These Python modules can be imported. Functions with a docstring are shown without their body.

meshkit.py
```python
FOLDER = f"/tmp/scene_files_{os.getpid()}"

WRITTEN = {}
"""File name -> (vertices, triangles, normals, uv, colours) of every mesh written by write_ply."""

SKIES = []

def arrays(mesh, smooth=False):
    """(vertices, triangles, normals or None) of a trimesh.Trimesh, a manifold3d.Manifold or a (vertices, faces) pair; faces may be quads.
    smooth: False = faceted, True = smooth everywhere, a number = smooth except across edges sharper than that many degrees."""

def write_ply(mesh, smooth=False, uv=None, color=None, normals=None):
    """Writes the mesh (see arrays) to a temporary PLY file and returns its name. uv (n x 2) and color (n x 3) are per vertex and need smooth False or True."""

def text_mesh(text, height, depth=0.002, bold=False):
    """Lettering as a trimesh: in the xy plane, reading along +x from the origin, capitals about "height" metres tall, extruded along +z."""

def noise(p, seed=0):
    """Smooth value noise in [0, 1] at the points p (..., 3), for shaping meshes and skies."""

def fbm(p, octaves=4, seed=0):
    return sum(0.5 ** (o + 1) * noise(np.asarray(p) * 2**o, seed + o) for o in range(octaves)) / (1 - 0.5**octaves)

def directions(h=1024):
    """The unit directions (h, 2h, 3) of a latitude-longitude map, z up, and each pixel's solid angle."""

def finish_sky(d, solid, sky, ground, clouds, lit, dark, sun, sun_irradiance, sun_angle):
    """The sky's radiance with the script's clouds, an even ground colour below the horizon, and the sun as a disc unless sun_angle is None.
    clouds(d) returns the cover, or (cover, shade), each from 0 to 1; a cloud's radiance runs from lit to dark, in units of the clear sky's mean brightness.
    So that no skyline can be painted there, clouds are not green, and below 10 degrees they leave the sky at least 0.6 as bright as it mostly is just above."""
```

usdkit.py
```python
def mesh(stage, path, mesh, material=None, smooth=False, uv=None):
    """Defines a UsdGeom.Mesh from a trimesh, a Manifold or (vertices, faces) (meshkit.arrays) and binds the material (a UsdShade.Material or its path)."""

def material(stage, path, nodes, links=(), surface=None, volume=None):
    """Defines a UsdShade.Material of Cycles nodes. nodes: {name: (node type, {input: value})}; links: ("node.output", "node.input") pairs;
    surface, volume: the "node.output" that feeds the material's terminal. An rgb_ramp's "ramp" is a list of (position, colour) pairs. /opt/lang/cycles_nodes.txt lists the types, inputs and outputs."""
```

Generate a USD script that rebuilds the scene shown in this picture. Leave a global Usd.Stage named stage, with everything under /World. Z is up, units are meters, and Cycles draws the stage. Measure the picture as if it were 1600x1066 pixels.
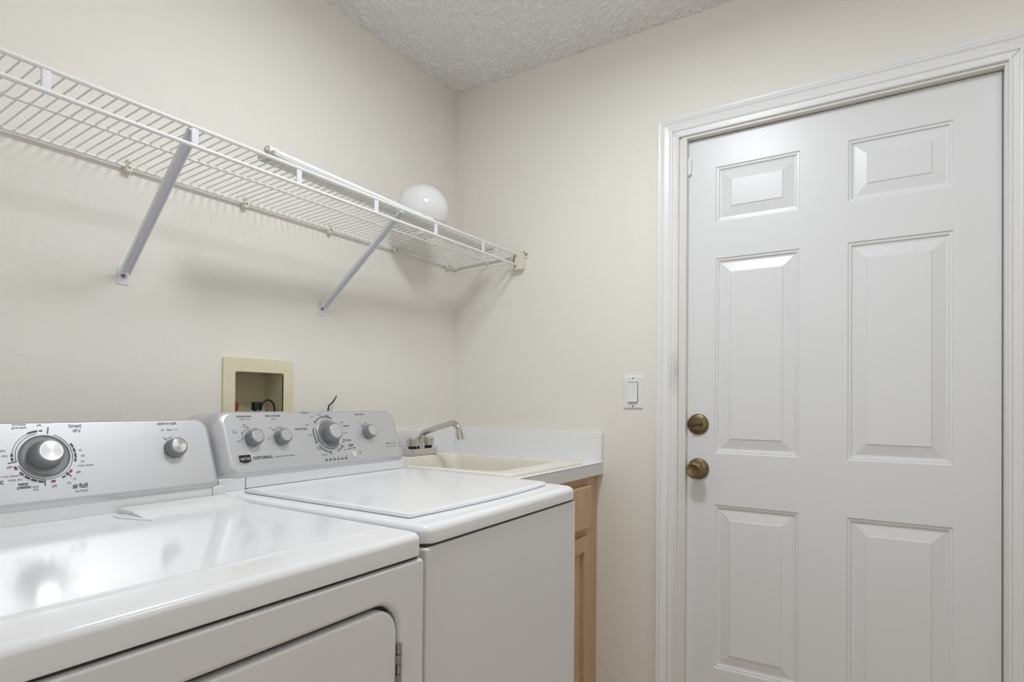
import math, random
import numpy as np, trimesh, manifold3d as m3
from shapely.geometry import Polygon, box as sbox, Point
from shapely import affinity
from shapely.ops import unary_union
from pxr import Usd, UsdGeom, UsdLux, UsdShade, Gf, Sdf
import usdkit, meshkit

random.seed(7); np.random.seed(7)
stage = Usd.Stage.CreateInMemory()
UsdGeom.SetStageUpAxis(stage, 'Z'); UsdGeom.SetStageMetersPerUnit(stage, 1.0)
UsdGeom.Xform.Define(stage, '/World')

# ------------------------------------------------------------------ camera
CAM = np.array([-1.9740, -1.5543, 1.145])
yaw, pit, rol = np.radians([32.75, 0.502, 0.4535])
FPX, CY = 931.5, 619.7
cam = UsdGeom.Camera.Define(stage, '/World/camera')
_F = np.array([math.cos(yaw)*math.cos(pit), math.sin(yaw)*math.cos(pit), math.sin(pit)])
_R0 = np.array([math.sin(yaw), -math.cos(yaw), 0.0]); _U0 = np.cross(_R0, _F)
_R = math.cos(rol)*_R0 + math.sin(rol)*_U0; _U = np.cross(_R, _F)
M = Gf.Matrix4d(*_R, 0, *_U, 0, *(-_F), 0, *CAM, 1)
cam.AddTransformOp().Set(M)
cam.CreateHorizontalApertureAttr(36.0); cam.CreateVerticalApertureAttr(36.0*1066/1600)
cam.CreateFocalLengthAttr(36.0*FPX/1600)
cam.CreateVerticalApertureOffsetAttr((CY-533.0)/1600*36.0)
cam.CreateClippingRangeAttr(Gf.Vec2f(0.02, 100))
cam.CreateExposureAttr(0.0)

# ------------------------------------------------------------------ sky and light
dome = UsdLux.DomeLight.Define(stage, '/World/sky')
dome.CreateIntensityAttr(0.1); dome.CreateColorAttr(Gf.Vec3f(0.80, 0.90, 1.0))

def rect_light(path, pos, target, w, h, power, color):
    l = UsdLux.RectLight.Define(stage, path)
    l.CreateWidthAttr(w); l.CreateHeightAttr(h); l.CreateIntensityAttr(power); l.CreateColorAttr(Gf.Vec3f(*color))
    d = np.array(target, float)-np.array(pos, float); d /= np.linalg.norm(d)
    up = np.array([0, 0, 1.0]) if abs(d[2]) < .99 else np.array([0, 1.0, 0])
    x = np.cross(d, up); x /= np.linalg.norm(x); y = np.cross(x, d)
    l.AddTransformOp().Set(Gf.Matrix4d(*x, 0, *y, 0, *(-d), 0, *pos, 1))
    return l
# daylight that comes in through the open doorway behind the camera
DOORWAY = 1.2
rect_light('/World/doorway_daylight', (-3.15, -1.45, 1.25), (0, -1.0, 1.25), 1.5, 2.0, DOORWAY, (0.93, 0.97, 1.0))
BOWL = 8.5
# two flush round ceiling lamps, built further down: (x, y), radius, intensity, colour
LAMPS = [((-0.98, -1.00), .15, 49.0, (0.965, 1.0, 1.045)),
         ((-0.70, -2.10), .18, 9.0, (0.965, 1.0, 1.045))]

# ------------------------------------------------------------------ helpers
_used = {}
_loc = {}
def numbered(parent, name):
    k = parent + '/' + name
    n = _used.get(k, 0); _used[k] = n+1
    return k if n == 0 else f'{k}_{n:03d}'
def tag(p, label=None, cat=None, group=None, kind=None):
    p = p.GetPrim() if hasattr(p, 'GetPrim') else p
    for k, v in (('label', label), ('category', cat), ('group', group), ('kind', kind)):
        if v: p.SetCustomDataByKey(k, v)
    return p
def thing(name, loc, label, cat, kind=None, group=None):
    path = numbered('/World', name)
    x = UsdGeom.Xform.Define(stage, path); x.AddTranslateOp().Set(Gf.Vec3d(*map(float, loc)))
    _loc[path] = np.array(loc, float)
    tag(x, label, cat, group, kind)
    return path
def obj(name, mesh, mat, parent=None, smooth=30, label=None, cat=None, kind=None, group=None):
    """one Mesh prim; the mesh comes in world coordinates"""
    up = parent or '/World'
    path = numbered(up, name)
    if hasattr(mesh, 'to_mesh'):
        mm = mesh.to_mesh(); mesh = trimesh.Trimesh(mm.vert_properties[:, :3], mm.tri_verts, process=False)
    v = np.array(mesh.vertices, float)
    top = '/'.join(up.split('/')[:3])
    off = _loc.get(top, np.zeros(3))
    me = trimesh.Trimesh(v-off, np.array(mesh.faces), process=False)
    p = usdkit.mesh(stage, path, me, LOOK[mat], smooth=smooth)
    tag(p, label, cat, group, kind)
    return path

def cat_(ms): return trimesh.util.concatenate([m for m in ms])
def to_tm(man):
    mm = man.to_mesh(); return trimesh.Trimesh(mm.vert_properties[:, :3], mm.tri_verts, process=False)
_sph = {}
def rbox(x0, x1, y0, y1, z0, z1, r=0.0, seg=12):
    if x0 > x1: x0, x1 = x1, x0
    if y0 > y1: y0, y1 = y1, y0
    if z0 > z1: z0, z1 = z1, z0
    if r <= 0:
        return trimesh.creation.box(bounds=[[x0, y0, z0], [x1, y1, z1]])
    r = min(r, (x1-x0)/2*.999, (y1-y0)/2*.999, (z1-z0)/2*.999)
    parts = [m3.Manifold.sphere(r, seg).translate((x, y, z)) for x in (x0+r, x1-r) for y in (y0+r, y1-r) for z in (z0+r, z1-r)]
    return to_tm(m3.Manifold.batch_hull(parts))
def cyl(p, q, r, n=16, r2=None):
    return tube([p, q], [r, r if r2 is None else r2], n)
def tube(path, r, n=12, cap=True):
    path = np.array(path, float); k = len(path)
    r = np.broadcast_to(r, (k,)) if np.ndim(r) == 0 else np.array(r)
    t = np.gradient(path, axis=0); t /= np.linalg.norm(t, axis=1, keepdims=True)
    a = np.array([0, 0, 1.0]) if abs(t[0][2]) < .9 else np.array([1.0, 0, 0])
    u = np.cross(t[0], a); u /= np.linalg.norm(u)
    rings = []
    ang = np.linspace(0, 2*np.pi, n, endpoint=False)
    for i in range(k):
        u = u - t[i]*(u@t[i]); u /= np.linalg.norm(u); w = np.cross(t[i], u)
        rings.append(path[i] + r[i]*(np.cos(ang)[:, None]*u + np.sin(ang)[:, None]*w))
    return loft(rings, cap, cap)
def loft(rings, cap0=True, cap1=True):
    """closed rings with equal point counts, ordered so that ring x direction points outwards"""
    n = len(rings[0]); k = len(rings)
    v = np.vstack(rings); f = []
    for i in range(k-1):
        for j in range(n):
            a, b = i*n+j, i*n+(j+1) % n
            f += [[a, b, b+n], [a, b+n, a+n]]
    extra = []
    if cap0:
        extra.append(rings[0].mean(0)); c = len(v)+len(extra)-1
        f += [[c, (j+1) % n, j] for j in range(n)]
    if cap1:
        extra.append(rings[-1].mean(0)); c = len(v)+len(extra)-1; o = (k-1)*n
        f += [[c, o+j, o+(j+1) % n] for j in range(n)]
    if extra: v = np.vstack([v, extra])
    m = trimesh.Trimesh(v, np.array(f), process=False)
    if cap0 and cap1 and m.volume < 0: m.invert()
    return m
def rrect(x0, x1, y0, y1, r, n=6):
    """rounded rectangle outline, counter-clockwise (N, 2); r a number or four radii (SW, SE, NE, NW)"""
    r = [r]*4 if np.ndim(r) == 0 else r
    pts = []
    for (cx, cy, rr, a0) in ((x0+r[0], y0+r[0], r[0], 180), (x1-r[1], y0+r[1], r[1], 270), (x1-r[2], y1-r[2], r[2], 0), (x0+r[3], y1-r[3], r[3], 90)):
        for a in np.radians(np.linspace(a0, a0+90, n)):
            pts.append((cx+rr*math.cos(a), cy+rr*math.sin(a)))
    return np.array(pts)
def extrude(poly, h):
    return trimesh.util.concatenate([trimesh.creation.extrude_polygon(g, h, engine='earcut') for g in getattr(poly, 'geoms', [poly])])
def lathe(profile, n=32):
    """profile [(r, z)...] turned about z"""
    ang = np.linspace(0, 2*np.pi, n, endpoint=False)
    rings = [np.stack([max(r, 1e-5)*np.cos(ang), max(r, 1e-5)*np.sin(ang), np.full(n, z)], 1) for r, z in profile]
    return loft(rings, True, True)
def frame_tf(o, ex, ey, ez):
    m = np.eye(4); m[:3, 0], m[:3, 1], m[:3, 2], m[:3, 3] = ex, ey, ez, o; return m
def moved(m, tf):
    m = m.copy(); m.apply_transform(tf); return m
def cut(a, *bs):
    def man(t): 
        return t if isinstance(t, m3.Manifold) else m3.Manifold(m3.Mesh(np.array(t.vertices, np.float32), np.array(t.faces, np.uint32)))
    a = man(a)
    for b in bs: a = a - man(b)
    return to_tm(a)

# ------------------------------------------------------------------ materials
LOOK = {}
def principled(name, color, rough=.5, metal=0., spec=None, coat=0., bump=None, var=None, **kw):
    """bump = (scale, strength, distance); var = (scale, second colour, amount)"""
    nodes = {'p': ('principled_bsdf', {'base_color': color, 'roughness': rough, 'metallic': metal, **({'coat_weight': coat, 'coat_roughness': .05} if coat else {}), **kw})}
    links = []
    if spec is not None: nodes['p'][1]['specular_ior_level'] = spec
    if bump or var: nodes['g'] = ('geometry', {})
    if bump:
        nodes['n'] = ('noise_texture', {'scale': bump[0], 'detail': 3.0, 'roughness': .55})
        nodes['b'] = ('bump', {'strength': bump[1], 'distance': bump[2]})
        links += [('g.position', 'n.vector'), ('n.fac', 'b.height'), ('b.normal', 'p.normal')]
    if var:
        nodes['v'] = ('noise_texture', {'scale': var[0], 'detail': 4.0})
        nodes['r'] = ('rgb_ramp', {'ramp': [(0.3, color), (0.75, tuple(np.array(color)*(1-var[2])+np.array(var[1])*var[2]))]})
        links += [('g.position', 'v.vector'), ('v.fac', 'r.fac'), ('r.color', 'p.base_color')]
    LOOK[name] = usdkit.material(stage, '/World/Looks/'+name, nodes, links, surface='p.BSDF')
principled('wall_paint', (0.845, 0.815, 0.75), .62, bump=(170, .22, .004), var=(1.2, (.835, .805, .74), .3))
principled('ceiling_popcorn', (0.90, 0.885, 0.87), .9, bump=(260, .6, .004))
principled('floor_tile', (0.52, 0.40, 0.30), .4)
principled('trim_white', (0.82, 0.82, 0.82), .32, bump=(60, .05, .002))
principled('door_white', (0.795, 0.80, 0.805), .33, bump=(35, .06, .002))
principled('dark_gap', (0.06, 0.055, 0.05), .8)
principled('weather_strip', (0.40, 0.385, 0.34), .8)
principled('jamb_white', (0.78, 0.77, 0.73), .4)
principled('antique_brass', (0.25, 0.185, 0.105), .36, 1.0, var=(60, (.17, .12, .07), .6))
principled('brass_dark', (0.10, 0.075, 0.045), .4, 1.0)
principled('enamel', (0.885, 0.89, 0.905), .12)
principled('enamel_body', (0.80, 0.80, 0.79), .28, bump=(420, .03, .001))
principled('plastic_white', (0.80, 0.80, 0.80), .38)
principled('console_silver', (0.615, 0.62, 0.635), .43, .74)
principled('console_dark_silver', (0.42, 0.42, 0.42), .3, .9)
principled('knob_grey', (0.24, 0.245, 0.25), .34, .3)
principled('knob_silver_ring', (0.72, 0.72, 0.72), .35, .12)
principled('print_grey', (0.09, 0.09, 0.11), .6)
principled('print_pale', (0.28, 0.28, 0.30), .6)
principled('print_red', (0.24, 0.045, 0.07), .6)
principled('badge_black', (0.012, 0.012, 0.014), .25)
principled('badge_silver', (0.7, 0.7, 0.72), .3, .8)
principled('wire_white', (0.82, 0.82, 0.80), .35)
principled('bracket_white', (0.76, 0.77, 0.80), .38)
principled('bracket_cream', (0.76, 0.73, 0.63), .5)
principled('screw_metal', (0.25, 0.24, 0.23), .35, .9)
principled('chrome', (0.62, 0.61, 0.58), .14, 1.0)
principled('steel_hinge', (0.42, 0.42, 0.42), .32, 1.0)
principled('opal_glass', (0.80, 0.80, 0.80), .1, coat=.6, subsurface_weight=.25, subsurface_scale=.03)
principled('fixture_white', (0.82, 0.82, 0.80), .4)
principled('fixture_end', (0.62, 0.60, 0.57), .5)
LOOK['acrylic'] = usdkit.material(stage, '/World/Looks/acrylic', {'p': ('principled_bsdf', {'base_color': (.84, .84, .82), 'roughness': .35}), 't': ('translucent_bsdf', {'color': (.85, .85, .83)}), 'm': ('mix_closure', {'fac': .55})}, [('p.BSDF', 'm.closure1'), ('t.BSDF', 'm.closure2')], surface='m.closure')
principled('tube_glass', (0.84, 0.85, 0.85), .12)
principled('black_plastic', (0.015, 0.015, 0.016), .45)
principled('laminate', (0.88, 0.88, 0.885), .35)
principled('laminate_edge', (0.72, 0.715, 0.71), .4)
principled('laminate_seam', (0.20, 0.18, 0.16), .7)
principled('sink_cream', (0.86, 0.825, 0.73), .25, coat=.2)
principled('box_cream', (0.80, 0.75, 0.55), .5, var=(14, (.70, .62, .40), .6))
principled('box_inner', (0.60, 0.55, 0.38), .6)
principled('valve_red', (0.30, 0.03, 0.02), .5)
principled('switch_white', (0.83, 0.83, 0.84), .3)

def wood(name, c1, c2):
    nodes = {'g': ('geometry', {}), 'mp': ('mapping', {'scale': (9.0, 9.0, 1.1)}),
             'n': ('noise_texture', {'scale': 6.0, 'detail': 5.0, 'roughness': .6, 'distortion': .6}),
             'r': ('rgb_ramp', {'ramp': [(.25, c1), (.7, c2)]}),
             'p': ('principled_bsdf', {'roughness': .42})}
    LOOK[name] = usdkit.material(stage, '/World/Looks/'+name, nodes, [('g.position', 'mp.vector'), ('mp.vector', 'n.vector'), ('n.fac', 'r.fac'), ('r.color', 'p.base_color')], surface='p.BSDF')
wood('oak', (0.53, 0.35, 0.20), (0.62, 0.43, 0.26))

# turned metal of the knob caps (their fine circular grooves are in the mesh)
def knob_cap(name):
    nodes = {'p': ('principled_bsdf', {'base_color': (.70, .70, .71), 'metallic': 1.0, 'roughness': .24})}
    LOOK[name] = usdkit.material(stage, '/World/Looks/'+name, nodes, [], surface='p.BSDF')
knob_cap('knob_cap')

# door casing paint with one grey hand smudge beside the deadbolt
nodes = {'g': ('geometry', {}), 'mp': ('mapping', {'mapping_type': 'point', 'location': (0, .94, -1.245)}),
         'mp2': ('mapping', {'mapping_type': 'point', 'scale': (0.0, 26.0, 11.0)}),
         'ln': ('vector_math', {'math_type': 'length'}), 'nz': ('noise_texture', {'scale': 22.0, 'detail': 3.0}),
         'inv': ('map_range', {'from_min': 0.0, 'from_max': 1.0, 'to_min': 1.0, 'to_max': 0.0, 'clamp': True}),
         'mul': ('math', {'math_type': 'multiply'}),
         'mx': ('mix_color', {'a': (0.84, 0.84, 0.84), 'b': (0.40, 0.40, 0.43)}),
         'p': ('principled_bsdf', {'roughness': .32})}
LOOK['casing_paint'] = usdkit.material(stage, '/World/Looks/casing_paint', nodes,
    [('g.position', 'mp.vector'), ('mp.vector', 'mp2.vector'), ('mp2.vector', 'ln.vector1'), ('ln.value', 'inv.value'), ('inv.result', 'mul.value1'), ('g.position', 'nz.vector'), ('nz.fac', 'mul.value2'), ('mul.value', 'mx.fac'), ('mx.result', 'p.base_color')], surface='p.BSDF')

# ------------------------------------------------------------------ the room
RX0, RY0, CEIL = -3.2, -3.0, 2.44           # room: x RX0..0, y RY0..0
T = 0.12
BX0, BX1, BZ0, BZ1 = -0.995, -0.838, 1.030, 1.224      # hole of the washer outlet box
wl = cut(rbox(RX0-T, T, 0, T, 0, CEIL), rbox(BX0-.012, BX1+.012, -.01, .095, BZ0-.012, BZ1+.012))
obj('wall_left', wl, 'wall_paint', kind='structure', smooth=False, label='cream orange-peel textured wall behind the shelf and the two machines', cat='wall')
DY0, DY1, DZ = -0.970, -1.806, 2.042         # rough opening
wb = cut(rbox(0, T, RY0-T, 0, 0, CEIL), rbox(-.01, T+.01, DY1, DY0, -.01, DZ))
obj('wall_back', wb, 'wall_paint', kind='structure', smooth=False, label='cream textured wall with the white panel door and light switch', cat='wall')
obj('wall_right', rbox(RX0-T, T, RY0-T, RY0, 0, CEIL), 'wall_paint', kind='structure', smooth=False, label='cream wall opposite the machines, outside the picture', cat='wall')
wf = cut(rbox(RX0-T, RX0, RY0, 0, 0, CEIL), rbox(RX0-T-.01, RX0+.01, -2.05, -.95, -.01, 2.1))
obj('wall_front', wf, 'wall_paint', kind='structure', smooth=False, label='cream wall with the open doorway behind the camera', cat='wall')
obj('floor', rbox(RX0-T, T, RY0-T, T, -.08, 0), 'floor_tile', kind='structure', smooth=False, label='beige floor under the machines and cabinet', cat='floor')
# popcorn ceiling: a real relief where the picture shows it
step = .0042
gx = np.arange(-1.25, .004, step); gy = np.arange(-1.45, .004, step)
X, Y = np.meshgrid(gx, gy, indexing='ij')
P3 = np.stack([X*185, Y*185, 0*X], -1)
n1 = meshkit.noise(P3, 3); n2 = meshkit.noise(P3*2.1+7.3, 11); n3 = meshkit.noise(P3*.33+3.1, 5)
hgt = np.clip(n1*.65+n2*.35-.42+.25*(n3-.5), 0, 1)*.017
V = np.stack([X, Y, CEIL-.0005-hgt], -1).reshape(-1, 3)
nx_, ny_ = X.shape
idx = np.arange(nx_*ny_).reshape(nx_, ny_)
a, b, c, d = idx[:-1, :-1].ravel(), idx[1:, :-1].ravel(), idx[1:, 1:].ravel(), idx[:-1, 1:].ravel()
Fc = np.vstack([np.stack([a, c, b], 1), np.stack([a, d, c], 1)])
pop = trimesh.Trimesh(V, Fc, process=False)
slab = rbox(RX0-T, T, RY0-T, T, CEIL, CEIL+.1)
obj('ceiling', cat_([slab, pop]), 'ceiling_popcorn', kind='structure', smooth=40, label='white sprayed popcorn textured ceiling', cat='ceiling')

# ------------------------------------------------------------------ door, frame, casing
SX = 0.022                                    # face of the slab
SY0, SY1, SZ = -0.9568, -1.787, 2.0205
door = thing('door_1', (SX, (SY0+SY1)/2, 0), 'white six-panel entry door with antique brass deadbolt and knob', 'door', kind='structure')
cells = []
for (ya, yb) in ((-1.058, -1.308), (-1.436, -1.686)):
    for (za, zb) in ((1.737, 1.919), (0.982, 1.619), (0.285, 0.815)):
        cells.append((yb, ya, za, zb))
def ring_yz(c, t, depth, r=.0005):
    p = rrect(c[0]+t, c[1]-t, c[2]+t, c[3]-t, r, 2)
    return np.stack([np.full(len(p), SX+depth), p[:, 0], p[:, 1]], 1)
face = sbox(SY1, .008, SY0, SZ)
for c in cells: face = face.difference(sbox(c[0], c[2], c[1], c[3]))
def yz_extrude(poly, x0, x1):
    m = extrude(poly, abs(x1-x0))            # (y, z, h) -> world
    v = np.array(m.vertices); w = np.stack([min(x0, x1)+v[:, 2], v[:, 0], v[:, 1]], 1)
    return trimesh.Trimesh(w, m.faces, process=False)
slabm = cat_([yz_extrude(face, SX, SX+.02), rbox(SX+.018, SX+.042, SY1, SY0, .008, SZ)])
obj('slab', slabm, 'door_white', door, smooth=20)
prof = [(0, 0.016), (0, 0), (.0025, .0035), (.0085, .004), (.0105, .0085), (.0165, .0095), (.0470, .0030), (.0490, .0008)]
for c in cells:
    rings = [ring_yz(c, t, d_) for t, d_ in prof]
    m = loft(rings, False, True)
    # make the visible side face -x
    nrm = m.face_normals[-1]
    if nrm[0] > 0: m.invert()
    obj('panel', m, 'door_white', door, smooth=12)
def turned(profile, o, axis, n=40):
    ez = np.array(axis, float); ez /= np.linalg.norm(ez)
    up = np.array([0, 0, 1.0]) if abs(ez[2]) < .9 else np.array([1.0, 0, 0])
    ex = np.cross(up, ez); ex /= np.linalg.norm(ex); ey = np.cross(ez, ex)
    return moved(lathe(profile, n), frame_tf(o, ex, ey, ez))
# deadbolt
o = (SX, -1.005, 1.075)
db = obj('deadbolt', turned([(0, 0), (.0345, 0), (.0345, .003), (.032, .007), (.024, .0105), (.019, .011), (.0175, .0135), (0, .0138)], o, (-1, 0, 0)), 'antique_brass', door, label='antique brass deadbolt rosette with a thumb turn')
tt = rbox(-.0175, .0175, -.0038, .0038, 0, .016, .003)
obj('thumb_turn', moved(tt, frame_tf((SX-.012, -1.004, 1.0735), (0, -.995, .0998), (0, -.0998, -.995), (-1, 0, 0))), 'brass_dark', db)
# knob
o = (SX, -1.006, 0.928)
kr = obj('knob_rosette', turned([(0, 0), (.035, 0), (.035, .003), (.033, .008), (.026, .0115), (.017, .013), (.0145, .016), (.0138, .030), (0, .030)], o, (-1, 0, 0)), 'antique_brass', door)
obj('door_knob', turned([(0, .024), (.0135, .025), (.014, .030), (.0185, .034), (.0245, .041), (.0262, .050), (.0245, .058), (.0195, .0625), (.0165, .0615), (.009, .0595), (0, .0590)], o, (-1, 0, 0)), 'antique_brass', kr)
obj('release_hole', turned([(0, 0), (.0032, 0), (.0032, .0012), (0, .0012)], (SX-.0108, -1.0325, .9285), (-1, 0, 0), 16), 'dark_gap', kr)
# jamb with stop and the dark gap of the weather strip
JY0, JY1, JZ = -0.9530, -1.7903, 2.0240
jamb = [rbox(-.004, T, DY0, JY0, 0, DZ), rbox(-.004, T, JY1, DY1, 0, DZ), rbox(-.0039, T, JY1, JY0, JZ, DZ)]
fr = thing('door_frame', (0.05, (JY0+JY1)/2, 0), 'off-white door jamb lining the opening around the panel door', 'door frame', kind='structure')
for m in jamb: obj('jamb', m, 'jamb_white', fr, smooth=False)
st = [rbox(SX+.005, SX+.066, JY0-.0034, JY0, 0, JZ), rbox(SX+.005, SX+.066, JY1, JY1+.0030, 0, JZ), rbox(SX+.005, SX+.066, JY1, JY0, JZ-.0032, JZ)]
for m in st: obj('door_stop', m, 'weather_strip', fr, smooth=False)
obj('backing', rbox(SX+.07, T, JY1, JY0, 0, JZ), 'dark_gap', fr, smooth=False)
obj('strike_hole', turned([(0, 0), (.0038, 0), (.0038, .0015), (0, .0015)], (.012, JY0-.0004, .785), (0, -1, 0), 12), 'dark_gap', fr)
# contact latch at the top of the opening edge
lt = thing('door_latch', (SX, -.955, 1.9), 'small white plastic latch in two halves at the top left edge of the door', 'latch')
def pill(w, h, t, r): return extrude(Polygon(rrect(-w/2, w/2, -h/2, h/2, r, 6)), t)
pm = moved(pill(.021, .058, .0110, .009), frame_tf((SX, -.9695, 1.935), (0, -1, 0), (0, 0, 1), (-1, 0, 0)))
obj('latch_plate', pm, 'switch_white', lt)
pm2 = moved(pill(.017, .058, .004, .008), frame_tf((.0085, JY0, 1.935), (-1, 0, 0), (0, 0, 1), (0, -1, 0)))
obj('latch_plate', pm2, 'switch_white', lt)
obj('latch_hook', rbox(.008, .013, JY0-.0085, JY0-.003, 1.912, 1.938, .002), 'steel_hinge', lt)
# casing: a stepped colonial profile, three mitred lengths
CO, CI_Y0, CI_Y1, CI_Z = .0715, -.945, -1.7975, 2.0315
cprof = [(0, 0), (0, .0105), (.002, .0125), (.006, .0125), (.0085, .0095), (.020, .0095), (.022, .0125), (.0265, .0140), (.031, .0125), (.033, .0115), (.047, .0150), (.050, .0175), (.054, .0190), (.058, .0175), (.060, .0190), (.0665, .0200), (.0700, .0185), (.0715, .0160), (.0715, 0)]
cas = thing('trim_1', (0, (CI_Y0+CI_Y1)/2, 0), 'glossy white stepped colonial casing around the panel door', 'door trim', kind='structure')
def casing(ptfn0, ptfn1):
    r0 = np.array([ptfn0(t, d_) for t, d_ in cprof]); r1 = np.array([ptfn1(t, d_) for t, d_ in cprof])
    return loft([r0, r1], True, True)
obj('casing', casing(lambda t, d_: (-d_, CI_Y0+t, 0), lambda t, d_: (-d_, CI_Y0+t, CI_Z+t)), 'casing_paint', cas, smooth=25)
obj('casing', casing(lambda t, d_: (-d_, CI_Y0+t, CI_Z+t), lambda t, d_: (-d_, CI_Y1-t, CI_Z+t)), 'casing_paint', cas, smooth=25)
obj('casing', casing(lambda t, d_: (-d_, CI_Y1-t, CI_Z+t), lambda t, d_: (-d_, CI_Y1-t, 0)), 'casing_paint', cas, smooth=25)

bbp = thing('baseboard_back', (0, -.75, 0), 'low white baseboard between the cabinet and the door casing', 'baseboard', kind='structure')
obj('board', rbox(-.012, -.0002, CI_Y0+CO-.001, -.655, 0, .082, .003, 8), 'trim_white', bbp)
# ------------------------------------------------------------------ light switch
sw = thing('light_switch', (0, -.7875, 1.18), 'white rocker light switch on the cream wall left of the door', 'light switch')
rings = []
for t, d_ in ((0, 0), (0, .0025), (.004, .0058), (.006, .0062)):
    p = rrect(-.8235+t, -.7515-t, 1.1235+t, 1.2385-t, .003, 4); rings.append(np.stack([np.full(len(p), -d_), p[:, 0], p[:, 1]], 1))
obj('plate', loft(rings, True, True), 'switch_white', sw, smooth=20)
SWY, SWZ = -.7877, 1.181
obj('rocker_recess', rbox(-.0068, -.004, SWY-.0188, SWY+.0188, SWZ-.0358, SWZ+.0362), 'print_pale', sw, smooth=False)
rk = Polygon([(0, -.0335), (.0105, -.0335), (.0068, 0), (.0075, .0335), (0, .0335)])
m = extrude(rk, .0335); v = np.array(m.vertices)
obj('rocker', trimesh.Trimesh(np.stack([-.004-v[:, 0], SWY-.01675+v[:, 2], SWZ+v[:, 1]], 1), m.faces[:, ::-1], process=False), 'switch_white', sw, smooth=10)
for z in (SWZ+.0485, SWZ-.0485):
    obj('screw', turned([(0, 0), (.0030, 0), (.0026, .0012), (0, .0014)], (-.0060, SWY, z), (-1, 0, 0), 14), 'screw_metal', sw)

# ------------------------------------------------------------------ washer outlet box in the left wall
ob = thing('washer_outlet_box', (-.918, 0, BZ0), 'yellowed cream washer outlet box recessed in the wall behind the washer', 'outlet box')
fr_ = Polygon(rrect(-1.030, -.806, .985, 1.2625, .004, 4)).difference(Polygon(rrect(BX0, BX1, BZ0, BZ1, .006, 4)))
m = extrude(fr_, .008); v = np.array(m.vertices)
obj('flange', trimesh.Trimesh(np.stack([v[:, 0], -v[:, 2], v[:, 1]], 1), m.faces[:, ::-1], process=False), 'box_cream', ob, smooth=20)
w_ = .004
obj('back_panel', rbox(BX0, BX1, .082, .086, BZ0, BZ1), 'box_inner', ob, smooth=False)
for m in (rbox(BX0-w_, BX0, -.004, .086, BZ0-w_, BZ1+w_), rbox(BX1, BX1+w_, -.004, .086, BZ0-w_, BZ1+w_), rbox(BX0-w_, BX1+w_, -.004, .086, BZ0-w_, BZ0), rbox(BX0-w_, BX1+w_, -.004, .086, BZ1, BZ1+w_)):
    obj('side_panel', m, 'box_inner', ob, smooth=False)
for x, c in ((-.968, 'valve_red'), (-.892, 'black_plastic')):
    vb = obj('valve', cat_([cyl((x, .045, BZ0), (x, .045, 1.118), .010, 14), cyl((x, .045, 1.09), (x, .012, 1.085), .0095, 14)]), 'screw_metal', ob)
    obj('valve_handle', rbox(x-.013, x+.013, .035, .055, 1.113, 1.138, .004), c, vb, label='red valve handle' if c == 'valve_red' else None)
an = np.linspace(0, math.pi, 14)
obj('hose', tube(np.array([[-.865-.022*math.cos(a), .03, 1.118+.026*math.sin(a)] for a in an]).tolist()+[[-.843, .03, 1.032]], .0026, 10), 'black_plastic', ob)
cb = tube([(-.705, -.012, .98), (-.690, -.014, 1.06), (-.680, -.016, 1.105), (-.676, -.018, 1.128), (-.664, -.020, 1.137), (-.655, -.022, 1.150), (-.650, -.024, 1.160)], [.0025]*5+[.0022, .0012], 8)
obj('loose_cable', cb, 'black_plastic', label='thin dark cable end poking up behind the washer console', cat='cable')

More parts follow.
